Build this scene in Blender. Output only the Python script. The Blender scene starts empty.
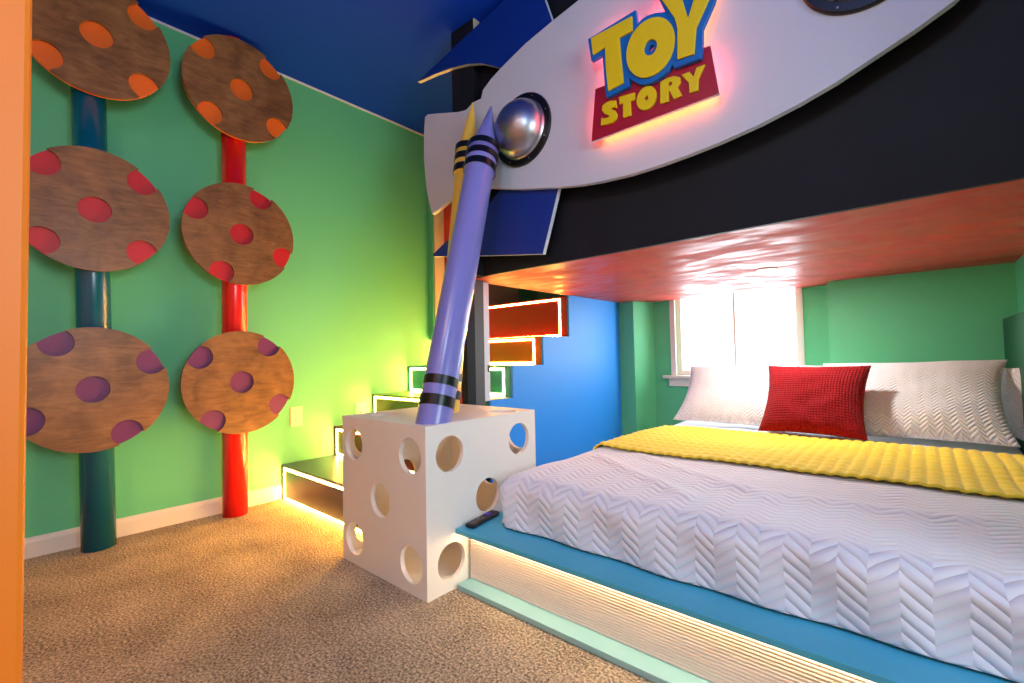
import bpy, bmesh, math, random
from mathutils import Vector, Matrix, noise
from mathutils.geometry import tessellate_polygon
random.seed(7)
SC = bpy.context.scene
COL = SC.collection
PI = math.pi

# ------------------------------------------------------------------ camera
CH = 0.84                                  # height of the camera above the carpet
FPX, YAW, PITCH, ROLL = 462.75, 0.72318, 0.032956, -0.020064
fw = Vector((-math.sin(YAW)*math.cos(PITCH), math.cos(YAW)*math.cos(PITCH), math.sin(PITCH)))
ri0 = Vector((math.cos(YAW), math.sin(YAW), 0)); up0 = ri0.cross(fw)
ri = math.cos(ROLL)*ri0 + math.sin(ROLL)*up0
up = -math.sin(ROLL)*ri0 + math.cos(ROLL)*up0
cam_data = bpy.data.cameras.new('camera'); cam = bpy.data.objects.new('camera', cam_data); COL.objects.link(cam)
cam_data.sensor_width = 36; cam_data.lens = FPX*36/1024; cam_data.clip_start = 0.02
cam.matrix_world = Matrix(((ri.x, up.x, -fw.x, 0), (ri.y, up.y, -fw.y, 0), (ri.z, up.z, -fw.z, CH), (0, 0, 0, 1)))
SC.camera = cam

# ------------------------------------------------------------------ world, lights, exposure
SC.view_settings.view_transform = 'Standard'; SC.view_settings.look = 'None'
SC.view_settings.exposure = 0.65; SC.view_settings.gamma = 1; SC.view_settings.use_curve_mapping = False
W = bpy.data.worlds.new('world'); SC.world = W; W.use_nodes = True
W.node_tree.nodes['Background'].inputs[0].default_value = (0.86, 0.93, 1, 1)
W.node_tree.nodes['Background'].inputs[1].default_value = 2.2

def area(name, loc, direction, sx, sy, power, color):
    l = bpy.data.lights.new(name, 'AREA'); l.shape = 'RECTANGLE'; l.size = sx; l.size_y = sy
    l.energy = power; l.color = color
    o = bpy.data.objects.new(name, l); COL.objects.link(o); o.location = loc
    o.rotation_euler = Vector(direction).to_track_quat('-Z', 'Y').to_euler()
    return o
area('daylight_bed_window', (-0.98, 3.86, 1.0), (0.0, -1, -0.12), 0.95, 0.8, 18, (0.82, 0.92, 1.0))
area('daylight_side_window', (2.35, 0.25, 1.55), (-1, 0.12, -0.18), 1.3, 1.2, 30, (0.78, 0.90, 1.0))
area('warm_fill_light', (-0.9, -0.8, 2.60), (-.1, 0, -1), 0.5, 0.5, 9, (1.0, 0.74, 0.60))  # added warm fill from above and behind the camera, no fixture there
pl = bpy.data.lights.new('cool_fill_light', 'POINT'); pl.energy = 22; pl.color = (0.68, 0.92, 1.0); pl.shadow_soft_size = 0.13  # added cool point fill, unseen, to lift the ceiling and upper walls
po = bpy.data.objects.new('cool_fill_light', pl); COL.objects.link(po); po.location = (-0.1, -0.35, 2.28)

area('recessed_spot_light', (-0.592, 2.712, 1.262), (0, 0, -1), 0.07, 0.07, 8, (1.0, 0.93, 0.86))

# ------------------------------------------------------------------ materials
def new_mat(name):
    m = bpy.data.materials.new(name); m.use_nodes = True
    nt = m.node_tree; return m, nt, nt.nodes['Principled BSDF']
def N(nt, t, **kw):
    n = nt.nodes.new(t)
    for k, v in kw.items():
        if hasattr(n, k): setattr(n, k, v)
        else: n.inputs[k].default_value = v
    return n
def srgb(r, g, b):
    f = lambda c: (c/255/12.92) if c/255 <= 0.04045 else ((c/255+0.055)/1.055)**2.4
    return (f(r), f(g), f(b), 1)
def paint(name, rgb, rough=0.6, bump=0.0, scale=120.0, vary=0.0, spec=0.5, coat=0.0, metal=0.0, sheen=0.0):
    m, nt, b = new_mat(name); c = srgb(*rgb)
    b.inputs['Base Color'].default_value = c; b.inputs['Roughness'].default_value = rough
    b.inputs['Specular IOR Level'].default_value = spec; b.inputs['Metallic'].default_value = metal
    b.inputs['Coat Weight'].default_value = coat; b.inputs['Coat Roughness'].default_value = 0.15
    if sheen: b.inputs['Sheen Weight'].default_value = sheen
    tc = N(nt, 'ShaderNodeTexCoord')
    ns = N(nt, 'ShaderNodeTexNoise', Scale=scale, Detail=3.0)
    nt.links.new(tc.outputs['Object'], ns.inputs['Vector'])
    if bump:
        bp = N(nt, 'ShaderNodeBump', Strength=bump, Distance=0.003)
        nt.links.new(ns.outputs['Fac'], bp.inputs['Height']); nt.links.new(bp.outputs['Normal'], b.inputs['Normal'])
    if vary:
        n2 = N(nt, 'ShaderNodeTexNoise', Scale=6.0, Detail=4.0); nt.links.new(tc.outputs['Object'], n2.inputs['Vector'])
        r = N(nt, 'ShaderNodeValToRGB'); nt.links.new(n2.outputs['Fac'], r.inputs['Fac'])
        r.color_ramp.elements[0].position = 0.3; r.color_ramp.elements[1].position = 0.7
        r.color_ramp.elements[0].color = tuple(v*(1-vary) for v in c[:3])+(1,)
        r.color_ramp.elements[1].color = tuple(min(1, v*(1+vary)) for v in c[:3])+(1,)
        nt.links.new(r.outputs['Color'], b.inputs['Base Color'])
    return m
def glow(name, rgb, strength):
    m, nt, b = new_mat(name)
    b.inputs['Base Color'].default_value = (0.8, 0.8, 0.8, 1)
    b.inputs['Emission Color'].default_value = tuple(rgb)+(1,); b.inputs['Emission Strength'].default_value = strength
    return m
def wood(name, dark, light):
    m, nt, b = new_mat(name); b.inputs['Roughness'].default_value = 0.38; b.inputs['Specular IOR Level'].default_value = 0.45
    tc = N(nt, 'ShaderNodeTexCoord'); oi = N(nt, 'ShaderNodeObjectInfo')
    add = N(nt, 'ShaderNodeVectorMath', operation='ADD')
    sc = N(nt, 'ShaderNodeVectorMath', operation='SCALE'); sc.inputs['Scale'].default_value = 9.0
    cmb = N(nt, 'ShaderNodeCombineXYZ')
    for i in range(3): nt.links.new(oi.outputs['Random'], cmb.inputs[i])
    nt.links.new(cmb.outputs[0], sc.inputs[0])
    nt.links.new(tc.outputs['Object'], add.inputs[0]); nt.links.new(sc.outputs[0], add.inputs[1])
    mp = N(nt, 'ShaderNodeMapping'); mp.inputs['Scale'].default_value = (1, 2.6, 15); mp.inputs['Rotation'].default_value = (0.25, 0, 0)
    nt.links.new(add.outputs[0], mp.inputs['Vector'])
    n1 = N(nt, 'ShaderNodeTexNoise', Scale=1.8, Detail=7.0, Distortion=2.4, Roughness=0.65); nt.links.new(mp.outputs[0], n1.inputs['Vector'])
    n2 = N(nt, 'ShaderNodeTexNoise', Scale=7.0, Detail=4.0, Distortion=0.6); nt.links.new(add.outputs[0], n2.inputs['Vector'])
    mx = N(nt, 'ShaderNodeMath', operation='MULTIPLY_ADD'); mx.inputs[1].default_value = 0.5
    nt.links.new(n2.outputs['Fac'], mx.inputs[0])
    ml = N(nt, 'ShaderNodeMath', operation='MULTIPLY'); ml.inputs[1].default_value = 0.5
    nt.links.new(n1.outputs['Fac'], ml.inputs[0]); nt.links.new(ml.outputs[0], mx.inputs[2])
    r = N(nt, 'ShaderNodeValToRGB'); nt.links.new(mx.outputs[0], r.inputs['Fac'])
    r.color_ramp.elements[0].position = 0.36; r.color_ramp.elements[1].position = 0.64
    r.color_ramp.elements[0].color = srgb(*dark); r.color_ramp.elements[1].color = srgb(*light)
    nt.links.new(r.outputs['Color'], b.inputs['Base Color'])
    bp = N(nt, 'ShaderNodeBump', Strength=0.15, Distance=0.002)
    nt.links.new(n1.outputs['Fac'], bp.inputs['Height']); nt.links.new(bp.outputs['Normal'], b.inputs['Normal'])
    return m
def mnode(nt, op, a, b=None, c=None):
    n = N(nt, 'ShaderNodeMath', operation=op)
    for i, v in enumerate((a, b, c)):
        if v is None: continue
        if isinstance(v, (int, float)): n.inputs[i].default_value = v
        else: nt.links.new(v, n.inputs[i])
    return n.outputs[0]
def chevron(name, rgb, zig=0.105, amp=0.040, ridge=0.030, strength=0.6, dist=0.006, rough=0.75):
    # stitched herringbone quilting; UV is in metres along the cloth
    m, nt, b = new_mat(name); b.inputs['Base Color'].default_value = srgb(*rgb); b.inputs['Roughness'].default_value = rough
    b.inputs['Sheen Weight'].default_value = 0.15; b.inputs['Specular IOR Level'].default_value = 0.3
    uv = N(nt, 'ShaderNodeUVMap'); sp = N(nt, 'ShaderNodeSeparateXYZ'); nt.links.new(uv.outputs[0], sp.inputs[0])
    wob = N(nt, 'ShaderNodeTexNoise', Scale=9.0, Detail=1.0); nt.links.new(uv.outputs[0], wob.inputs['Vector'])
    w = mnode(nt, 'MULTIPLY', mnode(nt, 'SUBTRACT', wob.outputs['Fac'], 0.5), 0.02)
    u = mnode(nt, 'ADD', sp.outputs['X'], w)
    t = mnode(nt, 'ABSOLUTE', mnode(nt, 'SUBTRACT', mnode(nt, 'FRACT', mnode(nt, 'DIVIDE', u, zig)), 0.5))   # 0..0.5
    v = mnode(nt, 'MULTIPLY_ADD', t, 2*amp, sp.outputs['Y'])
    f = mnode(nt, 'ABSOLUTE', mnode(nt, 'SINE', mnode(nt, 'MULTIPLY', v, PI/ridge)))
    h = mnode(nt, 'POWER', f, 0.75)
    bp = N(nt, 'ShaderNodeBump', Strength=strength, Distance=dist)
    nt.links.new(h, bp.inputs['Height']); nt.links.new(bp.outputs['Normal'], b.inputs['Normal'])
    return m
def waffle_mat(name, rgb, cell, strength=0.6, dist=0.003, rough=0.85, sheen=0.3):
    m, nt, b = new_mat(name); b.inputs['Base Color'].default_value = srgb(*rgb); b.inputs['Roughness'].default_value = rough
    b.inputs['Sheen Weight'].default_value = sheen; b.inputs['Specular IOR Level'].default_value = 0.2
    uv = N(nt, 'ShaderNodeUVMap'); sp = N(nt, 'ShaderNodeSeparateXYZ'); nt.links.new(uv.outputs[0], sp.inputs[0])
    a = mnode(nt, 'ABSOLUTE', mnode(nt, 'SINE', mnode(nt, 'MULTIPLY', sp.outputs['X'], PI/cell)))
    c = mnode(nt, 'ABSOLUTE', mnode(nt, 'SINE', mnode(nt, 'MULTIPLY', sp.outputs['Y'], PI/cell)))
    h = mnode(nt, 'MULTIPLY', mnode(nt, 'POWER', a, 0.6), mnode(nt, 'POWER', c, 0.6))
    fz = N(nt, 'ShaderNodeTexNoise', Scale=380.0, Detail=2.0); nt.links.new(uv.outputs[0], fz.inputs['Vector'])
    h2 = mnode(nt, 'MULTIPLY_ADD', fz.outputs['Fac'], 0.25, h)
    bp = N(nt, 'ShaderNodeBump', Strength=strength, Distance=dist)
    nt.links.new(h2, bp.inputs['Height']); nt.links.new(bp.outputs['Normal'], b.inputs['Normal'])
    return m
def carpet_mat():
    m, nt, b = new_mat('carpet'); b.inputs['Roughness'].default_value = 0.95; b.inputs['Specular IOR Level'].default_value = 0.1
    b.inputs['Sheen Weight'].default_value = 0.3
    tc = N(nt, 'ShaderNodeTexCoord')
    n1 = N(nt, 'ShaderNodeTexNoise', Scale=125.0, Detail=3.0, Roughness=0.7); nt.links.new(tc.outputs['Object'], n1.inputs['Vector'])
    n2 = N(nt, 'ShaderNodeTexNoise', Scale=5.0, Detail=3.0); nt.links.new(tc.outputs['Object'], n2.inputs['Vector'])
    s = mnode(nt, 'MULTIPLY_ADD', n2.outputs['Fac'], 0.22, n1.outputs['Fac'])
    r = N(nt, 'ShaderNodeValToRGB'); nt.links.new(s, r.inputs['Fac'])
    e = r.color_ramp.elements
    e[0].position = 0.47; e[0].color = srgb(78, 56, 38); e[1].position = 0.74; e[1].color = srgb(240, 212, 172)
    k = e.new(0.58); k.color = srgb(166, 138, 98)
    nt.links.new(r.outputs['Color'], b.inputs['Base Color'])
    bp = N(nt, 'ShaderNodeBump', Strength=1.0, Distance=0.012)
    nt.links.new(n1.outputs['Fac'], bp.inputs['Height']); nt.links.new(bp.outputs['Normal'], b.inputs['Normal'])
    return m

M = dict(
    rear=paint('coral_bounce_tint', (206, 160, 140), 0.6),
    green=paint('green_wall_paint', (98, 204, 146), 0.55, 0.25, 160),
    blue_ceiling=paint('blue_ceiling_paint', (0, 66, 222), 0.7, 0.3, 140, spec=0.2),
    blue_wall=paint('blue_stair_paint', (44, 152, 250), 0.5, 0.15, 150),
    white=paint('white_trim_paint', (232, 226, 214), 0.4),
    cream=paint('cream_board', (206, 196, 174), 0.6),
    orange=paint('orange_door_paint', (255, 124, 6), 0.5),
    carpet=carpet_mat(),
    black=paint('black_fascia_paint', (24, 26, 34), 0.6, 0.1, 60, vary=0.12, spec=0.25),
    soffit=paint('red_soffit_paint', (192, 78, 68), 0.6, 0.12, 6, vary=0.12, spec=0.15),
    red_board=paint('red_board_paint', (214, 40, 20), 0.4),
    dark_green=paint('dark_green_panel', (22, 84, 54), 0.5),
    grey_board=paint('grey_board_paint', (78, 84, 86), 0.5),
    rocket=paint('rocket_white', (204, 207, 220), 0.42),
    fin=paint('royal_blue_fin', (4, 48, 146), 0.45),
    edge=paint('white_edge_banding', (228, 228, 236), 0.45),
    wood=wood('stained_plywood', (96, 66, 36), (150, 110, 66)),
    d_orange=paint('orange_disc_paint', (238, 112, 14), 0.45),
    d_red=paint('red_disc_paint', (190, 24, 34), 0.45),
    d_purple=paint('purple_disc_paint', (112, 44, 104), 0.45),
    pole_blue=paint('teal_blue_pole', (0, 92, 122), 0.25, coat=0.3),
    pole_red=paint('red_pole', (226, 22, 22), 0.25, coat=0.3),
    chrome=None, ring=paint('black_ring', (10, 11, 14), 0.35),
    purple=paint('lilac_crayon', (130, 130, 206), 0.3, coat=0.3),
    yellow=paint('yellow_crayon', (240, 196, 70), 0.3, coat=0.3),
    band=paint('black_band', (12, 12, 16), 0.3),
    box=paint('white_box_paint', (244, 238, 228), 0.55),
    ledge=paint('sky_blue_ledge', (76, 180, 208), 0.45, vary=0.03),
    base=paint('pale_blue_base', (150, 196, 196), 0.5),
    rib=paint('ribbed_pvc', (232, 214, 204), 0.5),
    led=glow('warm_led', (1.0, 0.46, 0.08), 98),
    led_sign=glow('sign_led_red', (1.0, 0.09, 0.10), 30),
    led_sign_o=glow('sign_led_orange', (1.0, 0.24, 0.05), 26),
    led_bed=glow('ledge_led', (1.0, 0.66, 0.36), 24),
    lamp=glow('spot_lens', (1, 0.93, 0.85), 2.0),
    sign_red=paint('sign_red', (172, 10, 46), 0.4), sign_blue=paint('sign_blue', (10, 104, 190), 0.35),
    sign_yellow=paint('sign_yellow', (238, 204, 4), 0.35),
    quilt=chevron('white_herringbone_quilt', (238, 238, 242)),
    sham=chevron('white_herringbone_sham', (236, 234, 238), zig=0.055, amp=0.026, ridge=0.018, strength=0.8, dist=0.006),
    sheet=paint('white_mattress', (224, 222, 226), 0.8),
    blanket=waffle_mat('yellow_waffle', (255, 226, 66), 0.042, 0.2, 0.004),
    cushion=waffle_mat('red_waffle', (146, 0, 16), 0.0135, 1.0, 0.005, sheen=0.05),
    plastic=paint('black_plastic', (22, 22, 26), 0.35),
    button=paint('grey_button', (120, 130, 140), 0.4), button_p=paint('violet_button', (92, 60, 220), 0.35),
    plate=paint('ivory_plate', (228, 220, 200), 0.35), slot=paint('dark_slot', (70, 60, 50), 0.5),
    dark_glass=paint('dark_blue_glass', (6, 30, 66), 0.15, coat=0.6),
)
STEP = [((52, 66, 96), 'navy'), ((96, 22, 24), 'maroon'), ((70, 118, 40), 'green'), ((44, 150, 156), 'teal'), ((196, 88, 8), 'orange'), ((140, 12, 8), 'red')]
STEPM = [paint(n+'_step_paint', c, 0.35) for c, n in STEP]
def chrome_mat():
    m, nt, b = new_mat('brushed_dome'); b.inputs['Base Color'].default_value = srgb(176, 178, 186); b.inputs['Metallic'].default_value = 1; b.inputs['Roughness'].default_value = 0.36
    return m
M['chrome'] = chrome_mat()
def soffit_rough():
    # brushed satin paint: patches of smoother and duller finish
    m = M['soffit']; nt = m.node_tree; b = nt.nodes['Principled BSDF']
    tc = N(nt, 'ShaderNodeTexCoord'); mp = N(nt, 'ShaderNodeMapping'); mp.inputs['Scale'].default_value = (2.2, 5.0, 1)
    nt.links.new(tc.outputs['Object'], mp.inputs['Vector'])
    n = N(nt, 'ShaderNodeTexNoise', Scale=1.6, Detail=5.0, Distortion=0.8); nt.links.new(mp.outputs[0], n.inputs['Vector'])
    r = N(nt, 'ShaderNodeMapRange'); r.inputs['From Min'].default_value = .42; r.inputs['From Max'].default_value = .58
    r.inputs['To Min'].default_value = .38; r.inputs['To Max'].default_value = .68
    nt.links.new(n.outputs['Fac'], r.inputs['Value']); nt.links.new(r.outputs[0], b.inputs['Roughness'])
soffit_rough()
def glass_mat():
    m, nt, b = new_mat('window_glass')
    for n in list(nt.nodes):
        if n.type != 'OUTPUT_MATERIAL': nt.nodes.remove(n)
    out = [n for n in nt.nodes][0]
    t = N(nt, 'ShaderNodeBsdfTransparent'); g = N(nt, 'ShaderNodeBsdfGlossy', Roughness=0.02)
    mx = N(nt, 'ShaderNodeMixShader'); mx.inputs[0].default_value = 0.06
    nt.links.new(t.outputs[0], mx.inputs[1]); nt.links.new(g.outputs[0], mx.inputs[2]); nt.links.new(mx.outputs[0], out.inputs['Surface'])
    return m
M['glass'] = glass_mat()

# ------------------------------------------------------------------ mesh helpers
def obj(name, bm, m, parent=None, smooth=False, bevel=0.0):
    bmesh.ops.recalc_face_normals(bm, faces=bm.faces)
    me = bpy.data.meshes.new(name); bm.to_mesh(me); bm.free()
    for x in (m if isinstance(m, (list, tuple)) else [m]): me.materials.append(x)
    o = bpy.data.objects.new(name, me); COL.objects.link(o)
    if smooth: me.shade_smooth()
    if bevel:
        md = o.modifiers.new('bevel', 'BEVEL'); md.width = bevel; md.segments = 2; md.limit_method = 'ANGLE'; md.angle_limit = 0.7
    if parent is not None:
        o.parent = parent; o.matrix_parent_inverse = Matrix.Translation(parent.location).inverted() if parent.type == 'EMPTY' or True else None
    return o
def tag(o, label, cat, group=None):
    o['label'] = label; o['category'] = cat
    if group: o['group'] = group
    return o
def thing(name, label, cat, loc=(0, 0, 0), group=None):
    o = bpy.data.objects.new(name, None); COL.objects.link(o); o.location = loc; o.empty_display_size = 0.1
    return tag(o, label, cat, group)
def struct(name, bm, m, parent=None, bevel=0.0):
    o = obj(name, bm, m, parent, bevel=bevel)
    if parent is None: o['kind'] = 'structure'
    return o
def bx(x0, x1, y0, y1, z0, z1, bm=None, mi=0):
    bm = bm or bmesh.new()
    v = [bm.verts.new(p) for p in ((x0, y0, z0), (x1, y0, z0), (x1, y1, z0), (x0, y1, z0), (x0, y0, z1), (x1, y0, z1), (x1, y1, z1), (x0, y1, z1))]
    for f in ((3, 2, 1, 0), (4, 5, 6, 7), (0, 1, 5, 4), (1, 2, 6, 5), (2, 3, 7, 6), (3, 0, 4, 7)):
        bm.faces.new([v[i] for i in f]).material_index = mi
    return bm
def prism(loops, P, d0, d1, bm=None, side_mi=0):
    """loops: outline then holes, 2D; P(a, b, d) -> 3D point; a solid between depth d0 and d1"""
    bm = bm or bmesh.new()
    tris = tessellate_polygon([[Vector((a, b, 0)) for a, b in l] for l in loops])
    F = [bm.verts.new(P(a, b, d0)) for l in loops for a, b in l]
    B = [bm.verts.new(P(a, b, d1)) for l in loops for a, b in l]
    for t in tris:
        try: bm.faces.new([F[i] for i in t]); bm.faces.new([B[i] for i in reversed(t)])
        except ValueError: pass
    k = 0
    for l in loops:
        n = len(l)
        for i in range(n):
            j = (i+1) % n
            f = bm.faces.new((F[k+i], F[k+j], B[k+j], B[k+i])); f.material_index = side_mi
        k += n
    return bm
def circle(cx, cy, r, n=40, a0=0.0): return [(cx+r*math.cos(a0+2*PI*i/n), cy+r*math.sin(a0+2*PI*i/n)) for i in range(n)]
XZ = lambda a, b, d: (a, d, b)
YZ = lambda a, b, d: (d, a, b)
XY = lambda a, b, d: (a, b, d)
def lathe(profile, p0, axis, n=48, bm=None, mi=0, cap=True):
    """profile [(r, h)] revolved about the axis starting at p0"""
    bm = bm or bmesh.new(); q = Vector((0, 0, 1)).rotation_difference(Vector(axis).normalized())
    rings = []
    for r, h in profile:
        if r < 1e-6: rings.append([bm.verts.new(Vector(p0)+q @ Vector((0, 0, h)))])
        else: rings.append([bm.verts.new(Vector(p0)+q @ Vector((r*math.cos(2*PI*i/n), r*math.sin(2*PI*i/n), h))) for i in range(n)])
    for A, B in zip(rings, rings[1:]):
        for i in range(n):
            j = (i+1) % n
            vs = [A[0 if len(A) == 1 else i], A[0 if len(A) == 1 else j], B[0 if len(B) == 1 else j], B[0 if len(B) == 1 else i]]
            u = []
            for v in vs:
                if v not in u: u.append(v)
            if len(u) > 2: bm.faces.new(u).material_index = mi
    if cap:
        for R in (rings[0], rings[-1]):
            if len(R) > 2: bm.faces.new(R).material_index = mi
    return bm

# ------------------------------------------------------------------ the room
XL, XR, YB, YW, HC = -2.971, 0.38, 3.50, 3.70, 2.66       # left wall, right wall, back wall, window wall, ceiling
SZ = 1.275                                                 # underside of the loft
WX0, WX1, WZ0, WZ1 = -1.50, -0.60, 0.66, 1.42              # bed window opening
struct('floor', bx(XL-.1, 2.5, -1.9, YW+.1, -.06, 0), M['carpet'])
struct('ceiling', bx(XL-.1, 2.5, -1.9, YW+.1, HC, HC+.06), M['blue_ceiling'])
struct('wall_left', bx(XL-.1, XL, -1.9, YW+.1, 0, HC), M['green'])
bm = prism([[(XL, 0), (XR+.1, 0), (XR+.1, HC), (XL, HC)], [(WX0, WZ0), (WX0, WZ1), (WX1, WZ1), (WX1, WZ0)]], XZ, YW, YW+.14)
struct('wall_back', bm, M['green'])
struct('wall_back_left', prism([[(-1.90, YB), (-1.756, YB), (-1.672, YW), (-1.90, YW)]], XY, 0, SZ), M['green'])
struct('wall_back_right', bx(-.429, XR, YB, YW, 0, SZ), M['green'])
struct('wall_right', bx(XR, XR+.1, 1.30, YW+.1, 0, HC), M['green'])
struct('wall_right_low', bx(.325, XR, 1.9, YB, 0, .985), M['dark_green'])  # low panel in a darker green than the walls
struct('wall_return', bx(XR+.1, 2.5, 1.30, 1.4, 0, HC), M['green'])
bm = prism([[(-1.9, 0), (1.3, 0), (1.3, HC), (-1.9, HC)], [(-.4, .95), (-.4, 2.15), (.9, 2.15), (.9, .95)]], YZ, 2.4, 2.5)
struct('wall_far_right', bm, M['green'])
struct('wall_rear', bx(XL, 2.4, -1.45, -1.35, 0, HC), M['rear'])  # unseen wall, its coral chosen to bounce warm light onto camera-facing sides
struct('trim_1', bx(XL, XL+.006, .5, YW, HC-.012, HC), M['edge'])
# furring panel on the left wall above the stairs
struct('wall_furring', bx(XL, -2.915, 2.36, YW, .99, HC-.001), [M['green']])
struct('trim_2', bx(-2.915, -2.905, 2.372, 3.4, 1.0, 2.2), M['cream'])
# baseboard with an eased top
prof = [(0, 0), (.014, 0), (.014, .068), (.010, .078), (.005, .086), (0, .088)]
struct('baseboard_left', prism([[(XL+a, b) for a, b in prof]], lambda a, b, d: (a, d, b), -1.34, 1.197), M['white'])
# bed window
w = obj('window_1', prism([[(WX0, WZ0), (WX1, WZ0), (WX1, WZ1), (WX0, WZ1)], [(WX0+.045, WZ0+.045), (WX0+.045, WZ1-.045), (WX1-.045, WZ1-.045), (WX1-.045, WZ0+.045)]], XZ, YW+.03, YW+.08), M['white']); w['kind'] = 'structure'
bm = bx(WX0-.03, WX0+.012, YW-.014, YW, WZ0, WZ1)
bm = bx(WX1-.012, WX1+.004, YW-.014, YW, WZ0, WZ1, bm); bm = bx(WX0-.03, WX1+.004, YW-.014, YW, WZ1, WZ1+.05, bm)
struct('window_frame', bm, M['white'], w)
struct('window_mullion', bx(-1.058, -1.042, YW+.035, YW+.075, WZ0+.045, WZ1-.045), M['white'], w)
struct('window_pane', bx(WX0+.04, WX1-.04, YW+.052, YW+.058, WZ0+.04, WZ1-.04), M['glass'], w)
bm = bx(WX0-.085, WX1+.06, YW-.06, YW+.03, WZ0-.02, WZ0+.003); bm = bx(WX0-.05, WX1+.03, YW-.022, YW, WZ0-.085, WZ0-.02, bm)
struct('window_sill', bm, M['white'], w, bevel=.004)
# side window of the room, out of the photo, where the daylight enters
w2 = obj('window_2', prism([[(-.4, .95), (.9, .95), (.9, 2.15), (-.4, 2.15)], [(-.35, 1.0), (-.35, 2.10), (.85, 2.10), (.85, 1.0)]], YZ, 2.42, 2.46), M['white']); w2['kind'] = 'structure'
# orange door standing open beside the camera
d = obj('door_1', bx(-.66, -.50, -.56, .0195, 0, 2.55), M['orange'], bevel=.004); d['kind'] = 'structure'

# ------------------------------------------------------------------ stairs with LED edges
sy = [1.20, 1.54, 1.828, 2.14, 2.45, 2.76]; sz = [.208, .400, .592, .783, .976, 1.272]
SX = -1.905
stair = thing('staircase', 'lit staircase of coloured block steps climbing along the green wall', 'stairs', (-2.4, 1.2, 0))
z0 = 0.0
for i in range(6):
    bottom = 0 if i == 0 else z0
    yb = YW if i == 5 else (sy[i+1]+.02 if i < 5 else YW)
    s = obj('step', bx(XL+.002 if i < 5 else -2.912, SX, sy[i], YW-.002 if i == 5 else sy[i+1]+(.001), bottom if i < 6 else 0, sz[i]), STEPM[i], stair, bevel=.003)
    s['label'] = STEP[i][1]+' step'
    a, b, c, e, t = XL+.042, SX-.055, bottom+.012, sz[i]-.020, .011
    f = sy[i]
    bm = bx(a, b, f-.0025, f+.001, e-t/2, e+t/2); bm = bx(a, b, f-.0025, f+.001, c-t/2, c+t/2, bm)
    bm = bx(a, a+t, f-.0025, f+.001, c+t/2, e-t/2, bm); bm = bx(b-t, b, f-.0025, f+.001, c+t/2, e-t/2, bm)
    l = obj('led_strip', bm, M['led'], s); l.matrix_parent_inverse = Matrix.Identity(4)
    z0 = sz[i]
# blue stringer wall, cut to the steps
prof = [(1.936, 0), (YB, 0), (YB, SZ), (2.76, SZ), (2.76, .976), (2.45, .976), (2.45, .783), (2.14, .783), (2.14, .588), (1.936, .588)]
struct('wall_stair', prism([prof], YZ, -1.903, -1.886), M['blue_wall'])
jamb = struct('trim_3', bx(-1.915, -1.882, 1.872, 1.934, .588, SZ), M['edge'])
bm = bx(-1.884, -1.879, 1.915, 1.930, .755, .795); tag(obj('catch', bm, M['slot']), 'small dark latch on the white edge strip beside the stairs', 'latch')

# ------------------------------------------------------------------ loft bunk
loft = thing('loft_bunk', 'black fronted loft bunk with a white rocket panel and red underside', 'loft bed', (-.8, 1.75, 0))
obj('front_panel', bx(-1.91, XR, 1.745, 1.765, SZ-.003, HC), M['black'], loft)
obj('underside', bx(-1.903, XR, 1.765, YW, SZ, SZ+.10), M['soffit'], loft)
obj('column', bx(-1.91, -1.735, 1.700, 1.745, SZ, HC), [M['black']], loft)
obj('column_edge', bx(-1.735, -1.730, 1.702, 1.745, 2.5, HC-.001), M['cream'], loft)
obj('post', bx(-1.907, -1.860, 1.735, 1.797, 0, SZ), M['black'], loft)
obj('post_side', bx(-1.907, -1.860, 1.797, 1.868, 0, SZ), M['grey_board'], loft)
obj('side_board', bx(-2.05, -1.912, 1.745, 1.765, 0, 2.08), M['red_board'], loft)

def ray(x, y):
    # direction from the camera through a measured point of the photo, to size the flat cut-outs on their real planes
    return ri*((x-512)/FPX) - up*((y-341.5)/FPX) + fw
def on_y(pts, Y):
    out = []
    for x, y in pts:
        d = ray(x, y); t = Y/d.y; out.append((d.x*t, CH+d.z*t))
    return out
YP = 1.65
body = on_y([(432, 214), (426.5, 190), (424, 160), (424, 132), (425, 117), (428, 114.3), (440, 113.2), (458.6, 112), (466, 110), (473, 102.5), (481, 98.6), (483, 90), (491, 79), (501.5, 67.4), (526, 43), (553, 20.5), (578.7, 0)], YP)
body += [(-.85, 2.43), (-.62, 2.465), (-.38, 2.44), (-.14, 2.36), (.07, 2.21), (.22, 2.03), (.26, 1.93), (.22, 1.85)]
body += on_y([(955, 0), (914, 30), (872, 58), (836, 82), (800, 103), (760, 124), (720, 142), (690, 154), (660, 165), (630, 174.5), (600, 181.5), (580, 185), (560, 187), (520, 189), (480, 187.5), (465, 190), (450, 199), (440, 208)], YP)
obj('rocket_body', prism([body], XZ, YP, YP+.026, side_mi=1), [M['rocket'], M['edge']], loft)
fin1 = on_y([(418, 82), (426, 78.5), (436, 74), (452, 68), (468, 64.2), (482, 63.5), (493, 66), (500, 68), (520, 62), (570, 30), (556, 28), (552, 20), (545, 0), (540, -14), (518, -14), (505, 0), (461, 41)], YP+.03)
obj('fin', prism([fin1], XZ, YP+.028, YP+.050, side_mi=1), [M['fin'], M['edge']], loft)['label'] = 'upper blue fin'
fin2 = on_y([(433, 254.5), (434, 256.5), (490, 255.5), (543, 254), (551, 221), (559, 187), (562, 178), (508, 178), (502, 188), (495, 197), (488, 206), (478, 216), (462, 229), (446, 242)], YP+.03)
obj('fin', prism([fin2], XZ, YP+.028, YP+.050, side_mi=1), [M['fin'], M['edge']], loft)['label'] = 'lower blue fin'
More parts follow.
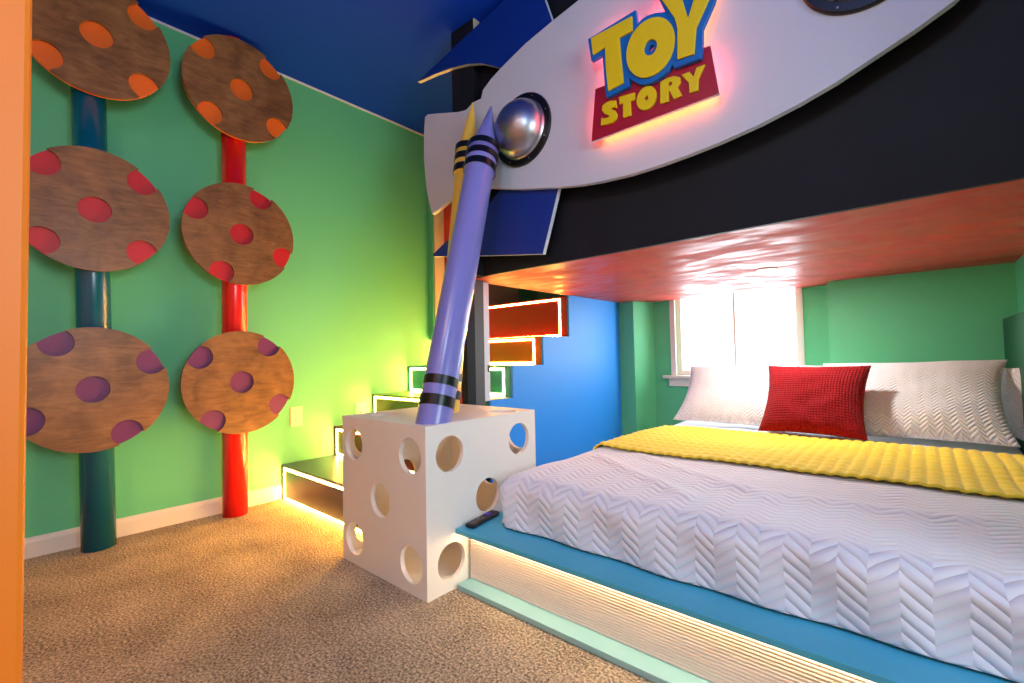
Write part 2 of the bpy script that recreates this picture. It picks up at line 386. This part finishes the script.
def porthole(cx, cz, r_out, r_in, bulge, dome_mat):
    p = obj('porthole', lathe([(r_in*.96, .0), (r_out, .0), (r_out, .010), (r_out-.004, .014), (r_in*.96, .014)], (cx, YP, cz), (0, -1, 0), cap=False), M['ring'], loft)
    pr = [(r_in, .0), (r_in, .016)] + [(r_in*.97*math.cos(a), .018+bulge*math.sin(a)) for a in [PI/2*k/14 for k in range(15)]]
    dm = obj('dome', lathe(pr, (cx, YP, cz), (0, -1, 0), cap=False), dome_mat, p, smooth=True); dm.matrix_parent_inverse = Matrix.Identity(4)
    for k in range(8):
        a = 2*PI*k/8+.3; rr = (r_out+r_in)/2
        sc = obj('screw', lathe([(.0035, 0), (.0035, .002), (0, .003)], (cx+rr*math.cos(a), YP-.0138, cz+rr*math.sin(a)), (0, -1, 0), n=10, cap=False), M['chrome'], p); sc.matrix_parent_inverse = Matrix.Identity(4)
c1 = (-1.363, 1.900)
porthole(c1[0], c1[1], .168, .138, .105, M['chrome'])
c2 = on_y([(869, 8.5)], YP)[0]
porthole(c2[0], c2[1]+.168, .168, .138, .04, M['dark_glass'])

# recessed spot in the red underside
rl = thing('recessed_light', 'small round recessed light in the red underside above the bed', 'light', (-.592, 2.712, SZ))
obj('trim_ring', lathe([(.034, 0), (.048, 0), (.048, .004), (.034, .006)], (-.592, 2.712, SZ-.001), (0, 0, -1), cap=False), M['white'], rl)
obj('lens', lathe([(.035, 0), (.035, .002)], (-.592, 2.712, SZ-.001), (0, 0, -1)), M['lamp'], rl)

# ------------------------------------------------------------------ raised letter sign
YS = 1.605
def A(pts): return on_y([(580+x/6.827, y/6.827) for x, y in pts], YS)
def A2(pts): return on_y([(580+x/6.827, y/6.827) for x, y in pts], YS-.022)
def Bq(pts): return on_y([(580+x/6.827, 70+y/6.827) for x, y in pts], YS)
def ell(cx, cy, cxx, cyy, cxy, k=1.0, n=44):
    l11 = math.sqrt(cxx); l21 = cxy/l11; l22 = math.sqrt(cyy-l21*l21)
    return [(cx+k*l11*math.cos(t), cy+k*(l21*math.cos(t)+l22*math.sin(t))) for t in [2*PI*i/n for i in range(n)]]
sign = thing('wall_sign', 'raised sign with yellow letters on blue and red boards, glowing pink around its edge', 'sign', (-.78, 1.64, 1.7))
obj('sign_board', prism([A([(105, 608), (78, 968), (950, 638), (890, 310)])], XZ, YS, YS+.014, side_mi=1), [M['sign_red'], M['edge']], sign)
OE = (485, 327, 165**2, 207**2, -9800)
blue = [(52, 265), (378, 65), (390, 160), (420, 128), (460, 103), (510, 85), (575, 75), (548, 15), (480, -95), (600, -150), (700, -175), (745, -90), (800, -190), (965, -235), (915, 5), (835, 190), (832, 330), (822, 395), (640, 462), (628, 436), (600, 482), (560, 515), (510, 550), (450, 573), (400, 572), (350, 545), (335, 525), (330, 588), (178, 666), (168, 600), (160, 500), (150, 372), (75, 415)]
obj('letter_backing', prism([A2(blue), A2(ell(*OE, k=.12, n=20))], XZ, YS-.020, YS-.0005, side_mi=0), M['sign_blue'], sign, bevel=.0015)
def letter(loops, y0=YS-.028, y1=YS-.0205): return obj('letter', prism(loops, XZ, y0, y1), M['sign_yellow'], sign, bevel=.002)
letter([A2([(80, 265), (358, 115), (362, 215), (272, 262), (285, 420), (300, 568), (197, 623), (182, 478), (175, 325), (92, 378)])])
letter([A2(ell(*OE)), A2(ell(*OE, k=.27, n=28))])
letter([A2([(560, 0), (650, 130), (668, 200), (668, 410), (783, 372), (797, 195), (885, 0), (935, -190), (825, -155), (780, 0), (740, 130), (700, 0), (660, -125), (515, -80)])])
s0, s1 = YS-.009, YS-.0003
letter([Bq([(252, 212), (258, 265), (240, 258), (222, 262), (218, 272), (245, 282), (262, 308), (255, 340), (225, 365), (185, 378), (148, 383), (152, 330), (175, 335), (200, 328), (205, 315), (175, 305), (155, 280), (160, 250), (185, 228), (215, 215)])], s0, s1)
letter([Bq([(272, 190), (380, 158), (382, 208), (350, 220), (355, 315), (300, 332), (300, 232), (275, 240)])], s0, s1)
letter([Bq(ell(460, 197, 67**2, 82**2, -1500)), Bq(ell(460, 197, 67**2, 82**2, -1500, k=.2, n=16))], s0, s1)
letter([Bq([(553, 88), (600, 62), (650, 47), (688, 55), (693, 90), (672, 122), (702, 180), (645, 205), (618, 150), (610, 155), (612, 220), (553, 237)]), Bq([(611, 90), (628, 86), (636, 95), (630, 110), (611, 117)])], s0, s1)
letter([Bq([(697, 40), (752, 18), (780, 52), (800, -10), (860, -33), (815, 65), (812, 145), (752, 163), (748, 95)])], s0, s1)
def strip(pts, m, w=.006):
    bm = bmesh.new()
    for (x0, z0_), (x1, z1_) in zip(pts, pts[1:]):
        dx, dz = x1-x0, z1_-z0_; L = math.hypot(dx, dz)
        lathe([(w/2, 0), (w/2, L)], (x0, YS+.022, z0_), (dx, 0, dz), n=8, bm=bm)
    return obj('led_strip', bm, m, sign)
strip(A([(125, 925), (915, 628)]), M['led_sign_o'])
strip(A([(105, 900), (120, 640), (185, 600), (178, 330), (100, 345), (92, 275), (345, 95)]), M['led_sign'])
strip(A([(425, 130), (490, 95), (575, 85), (600, 70), (530, -70)]), M['led_sign'])
strip(A([(880, -60), (845, 10), (778, 190), (775, 320)]), M['led_sign_o'])
strip(A([(850, 340), (895, 590)]), M['led_sign'])
so = obj('standoff', prism([A([(230, 640), (230, 760), (780, 540), (780, 430)])], XZ, YS+.014, YP), M['slot'], sign)

# ------------------------------------------------------------------ disc towers on the left wall
RD, RH, RC = .278, .059, .240
def disc_outline(rot):
    pts = []; n = 220
    for i in range(n):
        a = 2*PI*i/n; x, y = RD*math.cos(a), RD*math.sin(a); k = None
        for q in range(4):
            c = rot+PI/4+q*PI/2; hx, hy = RC*math.cos(c), RC*math.sin(c)
            if math.hypot(x-hx, y-hy) < RH: k = (hx, hy)
        if k is None: pts.append((x, y))
        else: pts.append(('n', k, a))
    # replace runs of notch samples by the hole's inner arc
    out = []; i = 0
    start = next(j for j, p in enumerate(pts) if len(p) == 2 and len(pts[j-1]) == 3)
    pts = pts[start:]+pts[:start]
    while i < len(pts):
        if len(pts[i]) == 2: out.append(pts[i]); i += 1; continue
        hx, hy = pts[i][1]; j = i
        while j < len(pts) and len(pts[j]) == 3: j += 1
        p0 = out[-1]; p1 = pts[j % len(pts)]
        a0 = math.atan2(p0[1]-hy, p0[0]-hx); a1 = math.atan2(p1[1]-hy, p1[0]-hx)
        while a1 > a0: a1 -= 2*PI
        for t in range(1, 24): a = a0+(a1-a0)*t/24; out.append((hx+RH*math.cos(a), hy+RH*math.sin(a)))
        i = j
    return out
def tower(name_label, yp, yd, pole_m, rots, lean):
    t = thing('disc_tower', name_label, 'wall decoration', (-2.87, yp, 0), 'disc towers on the green wall')
    obj('pole', lathe([(.062, 0), (.062, HC-.006)], (-2.868, yp, .003), (0, lean, 1)), pole_m, t, smooth=False).data.shade_smooth()
    for z, m, rot, nm in zip((.732, 1.542, 2.352), (M['d_purple'], M['d_red'], M['d_orange']), rots, ('purple', 'red', 'orange')):
        r = math.radians(rot)
        loops = [disc_outline(r), circle(0, 0, RH, 36)]
        o = obj('wooden_disc', prism([[(a, b) for a, b in l] for l in loops], YZ, -.0075, .0075), M['wood'], None)
        o.location = (-2.7775, yd, z); o.parent = t; o.matrix_parent_inverse = Matrix.Translation(t.location).inverted()
        o['label'] = 'brown wooden disc with '+nm+' backing'
        k = obj('backing_disc', lathe([(RD-.004, 0), (RD-.004, .020)], (-.028, 0, 0), (1, 0, 0), n=90), m, o); k.matrix_parent_inverse = Matrix.Identity(4)
tower('three big wooden discs on a teal blue pole, nearest the orange door', .348, .312, M['pole_blue'], (-15, 0, 1), -.024)
tower('three big wooden discs on a bright red pole, beside the stairs', .914, .916, M['pole_red'], (10, 21, 6), -.004)

# outlets
def plate(y, z, kind):
    lab = 'ivory duplex power outlet on the green wall beside the lowest step' if kind else 'ivory cable jack plate on the green wall above the white box'
    t = thing('wall_outlet' if kind else 'cable_plate', lab, 'outlet', (XL, y, z))
    obj('plate', bx(XL, XL+.006, y-.037, y+.037, z-.06, z+.06), M['plate'], t, bevel=.002)
    if kind:
        for dz in (.024, -.024):
            rc = obj('receptacle', bx(XL+.006, XL+.009, y-.017, y+.017, z+dz-.015, z+dz+.015), M['plate'], t, bevel=.002)
            bm = bx(XL+.009, XL+.0095, y-.009, y-.006, z+dz-.004, z+dz+.007); bm = bx(XL+.009, XL+.0095, y+.006, y+.009, z+dz-.004, z+dz+.007, bm)
            bm = bx(XL+.009, XL+.0095, y-.002, y+.002, z+dz-.011, z+dz-.007, bm)
            so_ = obj('slots', bm, M['slot'], rc); so_.matrix_parent_inverse = Matrix.Identity(4)
    else: obj('jack', lathe([(.006, 0), (.006, .008), (.003, .012)], (XL+.006, y, z-.01), (1, 0, 0), n=16), M['slot'], t)
plate(1.293, .491, True); plate(1.737, .484, False)

# ------------------------------------------------------------------ white box with round holes
BX0, BX1, BY0, BY1, BH, TH = -1.871, -1.303, 1.010, 1.620, .602, .018
def five(c0, c1, r=.066, o=.193): return [circle(c0+a*o, c1+b*o, r, 44) for a, b in ((0, 0), (1, 1), (1, -1), (-1, 1), (-1, -1))]
bcx, bcy, bcz = (BX0+BX1)/2, (BY0+BY1)/2, BH/2-.004
bm = bmesh.new()
for y0 in (BY0, BY1-TH): prism([[(BX0, 0), (BX1, 0), (BX1, BH), (BX0, BH)]]+five(bcx, bcz), XZ, y0, y0+TH, bm)
for x0 in (BX0, BX1-TH): prism([[(BY0+TH, 0), (BY1-TH, 0), (BY1-TH, BH), (BY0+TH, BH)]]+five(bcy, bcz), YZ, x0, x0+TH, bm)
prism([[(BX0+TH, BY0+TH), (BX1-TH, BY0+TH), (BX1-TH, BY1-TH), (BX0+TH, BY1-TH)], circle(-1.75, 1.14, .06), circle(-1.385, 1.50, .06)], XY, BH-TH, BH, bm)
bx(BX0+TH, BX1-TH, BY0+TH, BY1-TH, .004, .004+TH, bm)
tag(obj('cube_box', bm, M['box']), 'large white cube box with round dice holes standing on the carpet', 'box')

# ------------------------------------------------------------------ crayons leaning on the rocket
def crayon(mat, base, tip, r, label, cone, rings_top, rings_low):
    t = thing('giant_crayon', label, 'crayon', base, 'giant crayons leaning on the rocket')
    b, p = Vector(base), Vector(tip); ax = (p-b).normalized(); L = (p-b).length
    q = Vector((0, 0, 1)).rotation_difference(ax)
    bm = bmesh.new(); n = 56; prof = [(r, None), (r, L-cone), (r*.90, L-cone+.001), (.004, L-.004), (0, L)]
    rings = []
    for rr, h in prof:
        R = []
        for i in range(n if rr > 1e-6 else 1):
            v = q @ Vector((rr*math.cos(2*PI*i/n), rr*math.sin(2*PI*i/n), h or 0)) + b
            if h is None: v = v - ax*((v.z-b.z)/ax.z)         # foot cut level with the box top
            R.append(bm.verts.new(v))
        rings.append(R)
    for Aq, Bq_ in zip(rings, rings[1:]):
        for i in range(n):
            j = (i+1) % n
            bm.faces.new((Aq[i], Aq[j], Bq_[j], Bq_[i]) if len(Bq_) > 1 else (Aq[i], Aq[j], Bq_[0]))
    bm.faces.new(rings[0])
    o = obj('crayon_body', bm, mat, t); o.data.shade_smooth()
    md = o.modifiers.new('es', 'EDGE_SPLIT'); md.split_angle = .6
    for h0, h1, k in rings_top+rings_low:
        o = obj('band', lathe([(r-.001, h0), (r+k, h0), (r+k, h1), (r-.001, h1)], b, ax, n=56, cap=False), M['band'], t); o.data.shade_smooth()
        md = o.modifiers.new('es', 'EDGE_SPLIT'); md.split_angle = .6
    lip = obj('collar', lathe([(r*.99, L-cone-.145), (r+.006, L-cone-.142), (r+.006, L-cone+.003), (r*.9, L-cone+.004)], b, ax, n=56, cap=False), mat, t)
    lip.data.shade_smooth()
b1 = (-1.378, 1.108, BH); t1 = (-1.508, 1.592, 2.050)
Lp = (Vector(t1)-Vector(b1)).length
crayon(M['purple'], b1, t1, .066, 'giant lilac crayon with black bands, standing on the white box in front', .25,
       [(Lp-.276, Lp-.246, .009), (Lp-.332, Lp-.300, .009), (Lp-.392, Lp-.358, .009)], [(.055, .095, .002), (.135, .170, .002)])
b2 = (-1.585, 1.345, BH); t2 = (-1.650, 1.606, 2.128)
Ly = (Vector(t2)-Vector(b2)).length
crayon(M['yellow'], b2, t2, .057, 'giant yellow crayon behind the lilac one, tip on the rocket', .26,
       [(Ly-.286, Ly-.256, .009), (Ly-.342, Ly-.310, .009), (Ly-.402, Ly-.368, .009)], [(.055, .095, .002), (.135, .170, .002)])

# ------------------------------------------------------------------ platform bed
LZ = .218
bed = thing('platform_bed', 'low platform bed with sky blue ledge, ribbed white riser and warm light strip', 'bed', (-.45, 2.3, 0))
obj('ledge', bx(-1.297, .322, 1.135, YB-.002, LZ-.018, LZ), M['ledge'], bed, bevel=.003)
obj('base_board', bx(-1.292, .322, 1.135, 1.30, .001, .020), M['base'], bed, bevel=.002)
pts = [(1.21, .02), (1.21, LZ-.018)]
z = LZ-.018; nr = 20; hgt = (LZ-.018-.020)
prof = [(1.215, .020)]
for k in range(nr):
    za = .020+hgt*k/nr; zb = .020+hgt*(k+1)/nr; g = (zb-za)
    prof += [(1.2025, za+g*.06), (1.200, za+g*.25), (1.1995, za+g*.5), (1.200, za+g*.75), (1.2025, za+g*.94)]
prof += [(1.215, LZ-.018)]
obj('ribbed_panel', prism([prof], lambda a, b, d: (d, a, b), -1.288, .322), M['rib'], bed)
obj('platform_core', bx(-1.288, .322, 1.215, YB-.002, .02, LZ-.018), M['rib'], bed)
obj('led_strip', bx(-1.28, .32, 1.180, 1.190, LZ-.0235, LZ-.0182), M['led_bed'], bed)
obj('mattress', bx(-1.18, .315, 1.275, YB-.01, LZ, .382), M['sheet'], bed, bevel=.04)

def fold(s, t, x0, x1, y0, r, top):
    """lay a flat cloth point (s,t) over a rounded edge: x<x0 and y<y0 hang down"""
    a = max(0, x0-s); b = max(0, y0-t); c = max(0, s-x1)
    x, y = max(s, x0), max(t, y0); x = min(x, x1)
    if a == 0 and b == 0 and c == 0: return Vector((s, t, top)), 0
    sx = -a if a > 0 else c
    h = math.hypot(sx, b); d = max(abs(sx), b)
    if d < r*PI/2: out, drop = r*math.sin(d/r), r*(1-math.cos(d/r))
    else: out, drop = r, r+(d-r*PI/2)
    return Vector((x+out*sx/h, y-out*b/h, top-drop)), d
def nz(x, y, z, s): return noise.noise(Vector((x*s, y*s, z*s)))
def cloth(name, s0, s1, t0, t1, step, top, fn, m, parent=None, r=.06, x0=-1.143, x1=.27, y0=1.315, thick=.006, dmax=None):
    bm = bmesh.new(); uvl = bm.loops.layers.uv.new('UVMap')
    ns, nt_ = int((s1-s0)/step)+1, int((t1-t0)/step)+1
    V = []; UV = {}
    for j in range(nt_+1):
        row = []
        for i in range(ns+1):
            s = s0+(s1-s0)*i/ns; t = t0+(t1-t0)*j/nt_
            p, d = fold(s, t, x0, x1, y0, r, top)
            if dmax and d > dmax: pass
            p = fn(p, s, t, d); v = bm.verts.new(p); UV[v] = (s, t); row.append(v)
        V.append(row)
    for j in range(nt_):
        for i in range(ns):
            f = bm.faces.new((V[j][i], V[j][i+1], V[j+1][i+1], V[j+1][i])); f.smooth = True
            for l in f.loops: l[uvl].uv = UV[l.vert]
    bm.normal_update()
    o = obj(name, bm, m, parent)
    md = o.modifiers.new('thick', 'SOLIDIFY'); md.thickness = thick; md.offset = -1
    return o
QT = .401
def quilt_fn(p, s, t, d):
    w = .007*nz(s, t, 0, 3.0)+.004*nz(s, t, 3, 7.0)
    # a few soft folds running across the bed
    for (ax_, ay, bx_, by, hh, ww) in ((-1.05, 1.75, -.55, 1.42, .011, .035), (-.95, 1.90, -.35, 1.55, .008, .03), (-.5, 1.60, .1, 1.66, .007, .03)):
        dx, dy = bx_-ax_, by-ay; L2 = dx*dx+dy*dy; k = max(0, min(1, ((s-ax_)*dx+(t-ay)*dy)/L2))
        q = math.hypot(s-ax_-k*dx, t-ay-k*dy); w += hh*math.exp(-(q/ww)**2)
    q = Vector(p)
    if d < .06: q.z += w
    else:
        fade = 1.0; o = (w+.005*math.sin(s*23+t*19))*fade
        if t < 1.315: q.y -= o+.004
        if s < -1.143: q.x -= o*.6
        q.z = max(q.z, LZ+.0075)
    return q
qt = cloth('quilt', -1.143-.212, .27+.05, 1.315-.215, YB-.02, .010, QT, quilt_fn, M['quilt'])
tag(qt, 'white herringbone quilt spread over the low mattress', 'quilt')
def blanket_fn(p, s, t, d):
    q = Vector(p); c = .042; c2 = .064
    h = abs(math.sin(PI*s/c))**.45*abs(math.sin(PI*t/c2))**.5
    w = .007*nz(s, t, 0, 3.0)+.004*nz(s, t, 3, 7.0)
    e = .010*max(0, 1-min(abs(t-(1.925+.02*nz(s, 0, 5, 2))), abs(t-2.70))/.02)*0
    q.z += .011+w+.011*h+.006*max(0, nz(s, t, 9, 4.0))-e
    return q
bl = cloth('throw_blanket', -1.143-.075, .27+.05, 1.925, 2.69, .0055, QT, blanket_fn, M['blanket'], thick=.008)
tag(bl, 'yellow waffle throw blanket folded across the quilt', 'blanket')

# ------------------------------------------------------------------ pillows
def pillow(name, w, h, t, m, loc, lean, rz, label, cat, group=None, sag=0.0, ear=.02, seed=1, roll=0.0, n=64):
    bm = bmesh.new(); uvl = bm.loops.layers.uv.new('UVMap'); UV = {}
    def P(u, v, side):
        e = (max(0, 1-abs(u)**3.2)*max(0, 1-abs(v)**3.2))**.55
        pin = 1-.07*(1-abs(u)**2); pin2 = 1-.10*(1-abs(v)**2)
        x = u*w/2*pin2; y = v*h/2*pin
        z_ = side*t/2*e*(1+.12*nz(u+seed, v, seed, 1.4))
        z_ += .012*nz(u*1.2+seed, v*1.2, side, 2.2)*e
        if v > 0: y -= sag*(1-u*u)*v
        return Vector((x, y, z_))
    for side in (1, -1):
        G = []
        for j in range(n+1):
            row = []
            for i in range(n+1):
                u = math.sin((i/n-.5)*PI); v = math.sin((j/n-.5)*PI)
                vt = bm.verts.new(P(u, v, side)); UV[vt] = (u*w/2+(5 if side < 0 else 0), v*h/2); row.append(vt)
            G.append(row)
        for j in range(n):
            for i in range(n):
                q = (G[j][i], G[j][i+1], G[j+1][i+1], G[j+1][i]); q = q if side > 0 else q[::-1]
                f = bm.faces.new(q); f.smooth = True
                for l in f.loops: l[uvl].uv = UV[l.vert]
    bmesh.ops.remove_doubles(bm, verts=bm.verts, dist=.0002)
    o = obj(name, bm, m)
    # stands on its lower long edge, leaning back by 'lean' from vertical
    o.rotation_mode = 'XYZ'
    R = Matrix.Rotation(rz, 4, 'Z') @ Matrix.Rotation(PI/2-lean, 4, 'X') @ Matrix.Rotation(roll, 4, 'Z') @ Matrix.Translation((0, h/2, 0))
    o.matrix_world = Matrix.Translation(loc) @ R
    return tag(o, label, cat, group)
G = 'white pillows at the head of the bed'
PZ = QT+.022
R_ = math.radians
pillow('pillow', .74, .46, .15, M['sham'], (-.805, 2.84, PZ), R_(45), R_(2), 'white herringbone pillow under the window, left of the red cushion', 'pillow', G, seed=2, roll=-.02)
pillow('pillow', .62, .44, .13, M['sham'], (-.30, 3.10, PZ), R_(42), R_(-2), 'white pillow mostly hidden behind the red cushion', 'pillow', G, seed=5)
pillow('pillow', .72, .48, .15, M['sham'], (-.07, 2.80, PZ), R_(43), R_(-4), 'white herringbone pillow right of the red cushion against the green wall', 'pillow', G, seed=8, roll=.03)
pillow('pillow', .36, .33, .08, M['sham'], (.27, 3.16, PZ), R_(4), R_(-70), 'shaded white pillow propped at the right wall', 'pillow', G, seed=11)
pillow('cushion', .46, .40, .13, M['cushion'], (-.425, 2.66, PZ+.004), R_(33), R_(-3), 'square red waffle cushion leaning on the white pillows', 'cushion', seed=4)

# ------------------------------------------------------------------ remote control on the ledge corner
rm = thing('remote_control', 'black remote control lying on the blue ledge corner by the white box', 'remote', (-1.268, 1.245, LZ))
rd = Vector((-.03, .165, 0)).normalized(); rn = Vector((rd.y, -rd.x, 0)); rc_ = Vector((-1.270, 1.252, LZ))
def rbox(name, a0, a1, b0, b1, z0_, z1_, m, bev=0):
    bm = bmesh.new(); bx(0, 1, 0, 1, 0, 1, bm)
    for v in bm.verts:
        a = a0+(a1-a0)*v.co.x; b = b0+(b1-b0)*v.co.y; zz = LZ+z0_+(z1_-z0_)*v.co.z
        p = rc_+rd*a+rn*b; v.co = (p.x, p.y, zz)
    return obj(name, bm, m, rm, bevel=bev)
rbox('casing', -.088, .088, -.021, .021, .0005, .017, M['plastic'], .007)
rbox('button', .020, .048, -.011, .011, .017, .019, M['button_p'], .001)
for a, b in ((-.01, -.009), (-.01, .007), (-.03, -.001)): rbox('button', a-.005, a+.005, b-.004, b+.004, .017, .0185, M['button'])
